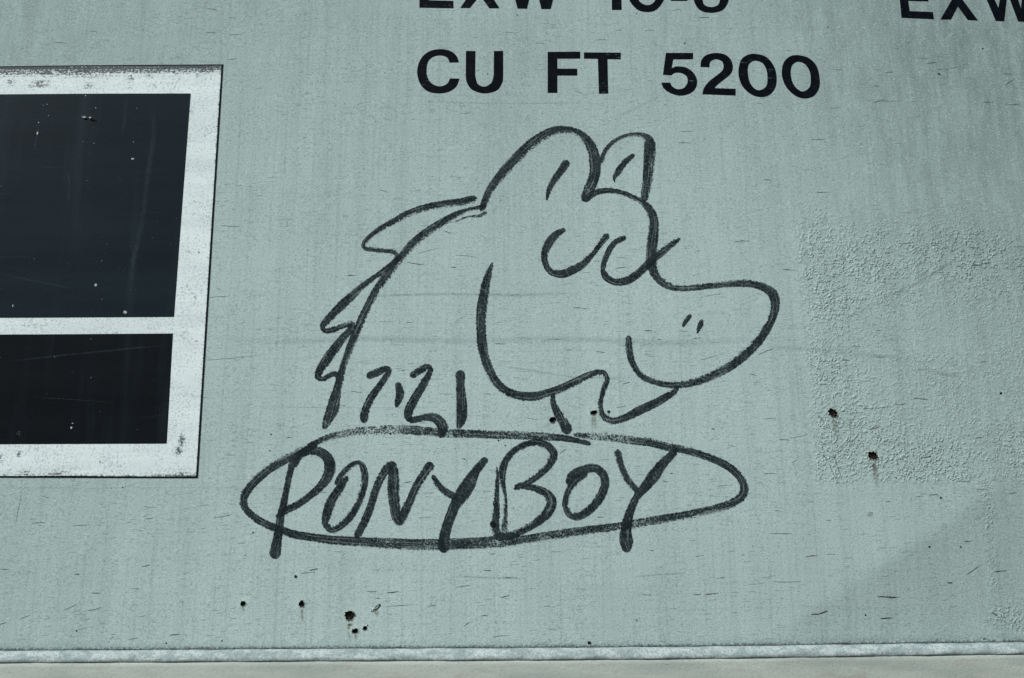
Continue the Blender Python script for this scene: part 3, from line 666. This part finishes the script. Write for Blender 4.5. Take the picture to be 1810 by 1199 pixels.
glyph('digit', l1, *A5, smooth_path_raw([(1400,441),(1485,464),(1548,530),(1572,630),(1566,705),(1525,765),(1455,786),(1380,765),(1315,707),(1280,640),(1270,570),(1287,497),(1335,451)], True), [smooth_path_raw([(1410,493),(1460,518),(1492,570),(1501,630),(1493,692),(1445,730),(1400,715),(1360,667),(1342,600),(1346,537),(1370,504)], True)])
glyph('letter', l2, *A4, poly((186,62),(457,67),(456,9),(262,4),(262,-75),(430,-75),(430,-130),(262,-130),(262,-205),(452,-205),(452,-262),(186,-262)))
glyph('letter', l2, *A4, poly((512,65),(588,65),(669,-35),(742,67),(825,67),(715,-100),(820,-262),(735,-262),(669,-160),(600,-262),(518,-262),(622,-100)))
glyph('letter', l2, *A4, poly((880,-262),(955,-262),(1008,-30),(1065,-262),(1140,-262),(1195,-30),(1245,-262),(1318,-262),(1232,73),(1158,73),(1100,-165),(1043,70),(968,70)))
glyph('digit', l2, *A4, poly((1720,80),(1797,80),(1790,-245),(1735,-245),(1715,-205),(1650,-190),(1650,-140),(1716,-140)))
glyph('digit', l2, *A5, smooth_path_raw([(195,-248),(290,-215),(338,-140),(345,-75),(325,10),(270,78),(200,97),(120,78),(60,10),(42,-75),(50,-140),(100,-215)], True), [smooth_path_raw([(195,-193),(245,-170),(270,-75),(258,10),(200,43),(135,10),(118,-75),(145,-170)], True)])
glyph('hyphen', l2, *A5, poly((385,-45),(518,-45),(518,8),(385,8)))
glyph('digit', l2, *A5, smooth_path_raw([(708,103),(800,80),(845,8),(830,-42),(785,-75),(822,-110),(835,-155),(800,-220),(708,-245),(616,-220),(581,-155),(594,-110),(631,-75),(586,-42),(571,8),(616,80)], True),
      [smooth_path_raw([(708,58),(760,42),(776,0),(755,-38),(708,-50),(661,-38),(640,0),(656,42)], True), smooth_path_raw([(708,-100),(750,-115),(765,-150),(745,-185),(708,-195),(671,-185),(651,-150),(666,-115)], True)])
glyph('letter', l3, *A6, poly((543,184),(877,200),(865,126),(628,116),(612,10),(820,16),(815,-50),(604,-58),(594,-165),(840,-158),(833,-228),(503,-240)))
glyph('letter', l3, *A6, poly((943,202),(1052,203),(1123,68),(1225,208),(1330,213),(1172,0),(1290,-222),(1185,-226),(1112,-90),(1020,-232),(915,-236),(1062,0)))
glyph('letter', l3, *A6, poly((1325,-222),(1400,-219),(1540,83),(1592,-222),(1668,-220),(1773,90),(1800,-218),(1885,-216),(1828,226),(1742,222),(1633,-72),(1600,220),(1513,217)))

# ---------------------------------------------------------------- the marker drawing
horse = empty('horse_sketch', S(960, 760)); tag(horse, 'black marker drawing of a horse head with sleepy eyes, spiky mane and round snout', 'drawing')
nums = empty('numeral_sketch', S(730, 760)); tag(nums, "hand drawn marker numerals 7'Z1 standing on the oval, right of the horse's neck", 'numerals')
plate = empty('name_sketch', S(870, 975)); tag(plate, 'black marker oval round the hand drawn name PONYBOY below the horse', 'drawing')
cnt = [0]
def stroke(name, parent, data, soft=0.0, dry=0.15, label=None, cap=(0.5, 0.5)):
    """data: x, y, width triples in photo pixels; ends are rounded off"""
    pts = [(data[i], data[i + 1]) for i in range(0, len(data), 3)]; wd = [data[i + 2] * 1.36 for i in range(0, len(data), 3)]
    # close the ends to a blunt round
    def ext(p, q, w_, c): d = math.hypot(p[0] - q[0], p[1] - q[1]) or 1; return (p[0] + (p[0] - q[0]) / d * w_ * c, p[1] + (p[1] - q[1]) / d * w_ * c)
    if cap[0]:
        e = ext(pts[0], pts[1], wd[0], 0.42); e2 = ext(pts[0], pts[1], wd[0], 0.26)
        pts = [e, e2] + pts; wd = [wd[0] * 0.35, wd[0] * 0.8] + wd
    if cap[1]:
        e = ext(pts[-1], pts[-2], wd[-1], 0.42); e2 = ext(pts[-1], pts[-2], wd[-1], 0.26)
        pts = pts + [e2, e]; wd = wd + [wd[-1] * 0.8, wd[-1] * 0.35]
    cnt[0] += 1
    v, f, uv, at = ribbon(pts, wd, 0.00025 + cnt[0] * 0.000012, None, '', None, dict(soft=soft, dry=dry))
    o = mesh_obj(name, v, f, M['marker'], parent, True, uv, {k: at[k] for k in ('width', 'soft', 'dry')})
    if label: o['label'] = label
    return o
# u = 1 on the left-hand side of travel as seen (nx = ty, ny = -tx), so soft < 0 frays the right-hand side
stroke('ear', horse, [853,368,11, 866,337,13, 884,313,15, 899.5,295,17, 919,275,17, 941,255,17, 963.5,240,16, 983,232,15, 1001,231,13, 1018,234,11, 1031,243,14, 1041,255,16, 1047.5,269,17, 1051,288,18, 1051,306,17, 1047.5,319,17, 1041,335,17, 1034,349,14], [-.3,-.5,-1,-1,-.6,-.2,-.1], .25, None, (.5, .2))
stroke('head_outline', horse, [1036,352,11, 1050,342,11, 1065,338,10, 1083,338,9, 1103,342.5,9, 1120,350,9, 1134,357,10, 1145,368,13, 1153,383,15, 1154.5,400,16, 1153,424,17, 1151.5,446,16, 1152.6,468.4,16, 1158,484,14, 1169,497,13, 1184.6,506,12, 1204.5,509,11, 1227.6,507.6,11, 1260,503.8,11, 1295,501,12, 1325,501,12, 1350,507.6,13, 1366,520,15, 1370,540,14, 1365,560,13, 1355,580,14, 1337.7,605,15, 1315,627.7,15, 1290,646.5,15, 1262.6,661.5,14, 1235,672.7,13, 1205,679,12, 1182.6,679.7,11, 1157.6,675,10, 1135,665,10, 1122.5,650,10, 1115,632.7,11, 1112,615,11, 1111,599,10], [0,-.3,-.5,.5,.5,.3,-.4,-.5,-.5,-.2,0], .25)
stroke('ear', horse, [1063,285,9, 1068.5,271,9, 1078.5,257.5,9, 1094,246.4,9, 1114,240,9, 1131.5,239.5,9, 1144,245,13, 1149,257.5,18, 1149,275,19, 1148,295,18, 1146,317,17, 1141.4,341,14, 1139,354.7,11], [-.2,-.5,-.9,.7,.7,.2], .3)
stroke('ear_line', horse, [1000,290,13, 992,301.7,12, 981,317,11, 971,335,9, 967,352,5], .1, .1)
stroke('ear_line', horse, [1118,276,8, 1105,287,10, 1094,301.6,11, 1086,315,7, 1087,322,3], .1, .05)
stroke('mane', horse, [836,353.5,14, 814,358.7,14, 785,362,13, 756.6,367.5,13, 728,376,12, 703.5,388.5,12, 679,402,11, 657,417,10, 645,429,9, 644,437,9, 657,440.4,9, 677,442.7,8, 692.5,443.8,9, 702,449,9, 702,457,9, 690,470,10, 664,489,9, 641,506,10, 621,524,13, 606,538,14, 593,551,13, 581,564,12, 571.5,576,11, 573,583.5,9, 583,584,10, 598,579,9, 613,573.6,10, 623,572.5,10, 619,584.4,12, 606,597.6,12, 598,609,14, 586,624,15, 576.7,638,15, 566.7,653,13, 562.5,666,11, 570,669.5,9, 583.4,663.4,9, 592,660,9, 598,668,10, 597,680,10], [.9,.8,.3,.1,.3,.1], .2, None, (.5, 0))
stroke('neck_outline', horse, [855,366,10, 843,369,9, 825,373,9, 805,382,13, 785,393,14, 765.4,405,15, 745.5,419.4,15, 730,432.7,15, 714.6,450.4,14, 700,468,14, 686,485.7,14, 671,506,13, 657,529.6,13, 643.5,556,13, 633,581,13, 624,602,13, 615,625,12, 606.7,648,11, 601.7,666.7,12, 596.7,686.8,13, 591.7,706.8,17, 588,724,19, 580,741,15, 574.5,754,10], [.8,.9,.8,.4,.2,.1], .2)
stroke('neck_smear', horse, [858,376,6, 846,382,6, 828,383,4, 805,392,3], 0, .9)
stroke('eye', horse, [995,408,9, 981,416.5,12, 969,433,14, 962.5,450.7,11, 964.8,468.4,10, 974.7,480.5,11, 992.4,484,13, 1010,478,14, 1030,466.5,12, 1047.6,448.5,9, 1061,431,9, 1071,418,11], .2, .1)
stroke('eye', horse, [1101.8,421,9, 1087,428.6,9, 1076,444,10, 1068.6,461.8,9, 1065.5,477,8, 1069.5,488,11, 1083,497,11, 1100.7,498,12, 1118,490.5,13, 1136,475,13, 1151.5,459.6,13, 1171.4,444,12, 1187,431,11, 1199,423,7], [0,0,.1,.3,.4], .1)
stroke('jaw', horse, [870.8,467,6, 864,484,11, 858.7,504,14, 855.4,523.6,15, 852,545.7,16, 850.5,570,15, 851,590,15, 852,608,15, 855,626,14, 861,646,14, 871,668,14, 886,686,14, 906,697,14, 926,701.4,15, 946,701.4,15, 966,696,13, 988,689,13, 1012,678,13, 1036.6,666,12, 1057,658.5,10, 1068,660.5,9, 1072,671,10, 1066,688,10, 1061,708,9, 1061.5,725.7,9, 1068,738,11, 1083,744.5,11, 1105,739,12, 1129,726.5,14, 1151.5,716,13, 1173.6,703.6,12, 1191,692.6,10, 1197,684,8], [.3,.3,-.4,-.4,-.4,-.2,.3], .25)
stroke('chin_line', horse, [978,699,8, 978,712.5,10, 986,730,13, 996,747,15, 1002,758,17], .2, .15)
stroke('nostril', horse, [1219,559,7, 1212.6,567.6,8, 1208,575,6], 0, .0)
stroke('nostril', horse, [1239.5,569,8, 1237.6,575,9, 1233,587,5], 0, .0)
stroke('numeral', nums, [653,664,11, 666.8,658.4,12, 683,651.5,10, 688,654,9, 681.8,666.7,10, 670,683.4,11, 656.8,701.8,12, 648.5,718.5,12, 644,733.5,13, 643.5,741,12], .1, .1)
stroke('short_dash', nums, [704,682,11, 706.9,693.4,13, 704,706.8,11, 701.5,716,8], 0, .35)
stroke('numeral', nums, [730,662.5,11, 743.6,654,11, 756,647.5,10, 760.5,653.4,9, 752,673.4,12, 740,693.4,13, 728.5,713.5,14, 721.5,730,14, 724,741,11, 737,741,10, 753.6,736.8,12, 768,738.5,15, 779,746.8,17, 783.6,758.5,17, 781,768,13], [.1,.1,.1,.4], .15)
stroke('numeral', nums, [813.6,663,15, 813.6,675,12, 814.5,693.4,14, 816,713.5,16, 816,733.5,16, 815,744,14, 811,753,9], 0, .15)
ov = [1018,767.5,9, 1050,770,13, 1082.5,772.5,14, 1115,777,14, 1147.6,781,14, 1180,788.8,14, 1210.5,795,12, 1241,804,12, 1269,815,12, 1293,829,12, 1308,844,12, 1315.7,861.5,13, 1312.5,876.7,14, 1295,889.7,14, 1267,899.4,14, 1234,907,14, 1202,913.5,14, 1158.5,921,15, 1126,926.5,15, 1088,932.5,14, 1047,937,14, 1003.5,942.8,14, 960,949,14, 927.6,953.7,13, 884,958,18, 850,960.5,18, 827.8,961.5,18, 784,963.4,18, 741,963.4,17, 690,961.5,17, 660,960,16, 617,957,15, 584,954.7,14, 552,950.4,13, 521.5,945,13, 493,936,13, 471.6,927.6,12, 447.7,913.5,12, 433.5,899,12, 429.5,883,13, 437,865.8,14, 454,846.3,14, 478,826.8,14, 504,811.6,14, 530,798.6,14, 556,784.5,12]
stroke('oval', plate, ov, [.6,.6,0,.8,.6,.3,.4,.5,.1,.4,.6], [.9,.8,.2,.6,.8,.7,.7,.6,.3,.5,.6])
stroke('oval', plate, [548,788,10, 566,780,11, 584,773.6,12, 603,769,13, 632.5,764,14, 665,761.7,15, 708.5,760.6,15, 751.8,762.8,14, 795,766,13, 838.6,766.5,13, 873,768,13, 916.8,769,13, 960,771.5,13, 992.7,773.6,11, 1022,779,9, 1040,784,8], [-.7,-.7,-.3,.3,.3,0], [.7,.9,.9,.8,.8,.7,.2])
stroke('letter', plate, [518,814,12, 512.8,835,10, 507,861.5,10, 502,887.5,11, 496.5,911,12, 493,935,13, 489.5,957,14, 486,978,17], 0, .1)
stroke('letter', plate, [522,821,9, 530,804,12, 547.5,796.4,13, 567,799.7,14, 580,811.6,16, 583,829,17, 577,846,15, 562.7,863.6,12, 545,878.8,11, 526,891.8,11, 504,902.7,11, 492,912,9], 0, .15)
stroke('letter', plate, [612,846,9, 601.7,861.5,13, 587.5,883,14, 579,905,15, 576,924.4,12, 584.4,935.5,11, 599.6,930,12, 617,913.5,13, 631,891.8,12, 640,868,12, 643.5,844,13, 640,825.6,12, 632,818.5,9, 617,826.8,10, 604,840,10, 596,853,9], [.2,.2,.6,.5,.2], .15)
stroke('letter', plate, [632.5,944,12, 640.8,928.7,12, 653,900.5,12, 662.5,870,12, 673,844,12, 684,828,13, 692.5,821,13, 696,837.6,17, 695.4,865.8,18, 697.6,891.8,16, 700.5,914,14, 706,924,11, 716,904.9,14, 728,878.8,13, 738.8,855,13, 751.8,835.4,13, 759,825,15], [0,.1,.3,-.3,-.2], .2)
stroke('letter', plate, [766,845,10, 777,861,11, 789,871,12, 804,879,12], [-.3,-.3], .1)
stroke('letter', plate, [856,814,11, 840.8,833,13, 828.5,855,20, 818,872,21, 805,891.8,16, 796,913.5,15, 788.5,935,15, 784.4,957,16, 784.4,968,16], 0, .1)
stroke('letter', plate, [877.3,828,5, 878,848.5,8, 876.6,881,10, 875.5,909,13, 874.5,935,14, 878,944,14], [-.3,-.6], .15)
stroke('letter', plate, [889,942,13, 891.8,913.5,9, 892.5,881,7, 888.5,857,9, 887.5,833,12, 893,816,11, 906,799.5,11, 925.4,787.6,11, 949,783,12, 968,789.5,13, 977.5,803,14, 971,820,12, 953.6,837.6,11, 932,852.8,11, 910,862,9, 927.6,860,10, 951.5,865.8,12, 968,875,14, 974.5,888,16, 966,907,16, 949,922,14, 927.6,935,12, 903.8,945,13, 880,948,13], [.4,.6,0,-.5,-.4,-.3,-.1,-.6,-.5], [.8,.7,.1,.2,.1,.2,.15])
stroke('letter', plate, [1003.5,852,8, 1009,841,11, 1029,831.5,14, 1051,827.5,13, 1065,837.6,13, 1069,855,13, 1060,878.8,14, 1042,900.5,13, 1021,912.5,13, 1008.5,910,11, 1000,894,11, 1003,874.5,11, 1014,853.5,12, 1031.7,839,11], [0,0,-.2,-.5,0], .15)
stroke('letter', plate, [1091,801,12, 1096.6,822,11, 1106,844,11, 1115,857,11, 1124,866,11], [-.4,-.4], .1)
stroke('letter', plate, [1190,801,11, 1171.5,819,14, 1154.5,842,18, 1138,863,14, 1125,878.8,11, 1115,900.5,12, 1108.6,922,15, 1105.5,941.7,17, 1106.8,957,20, 1107,967,16], 0, .1)
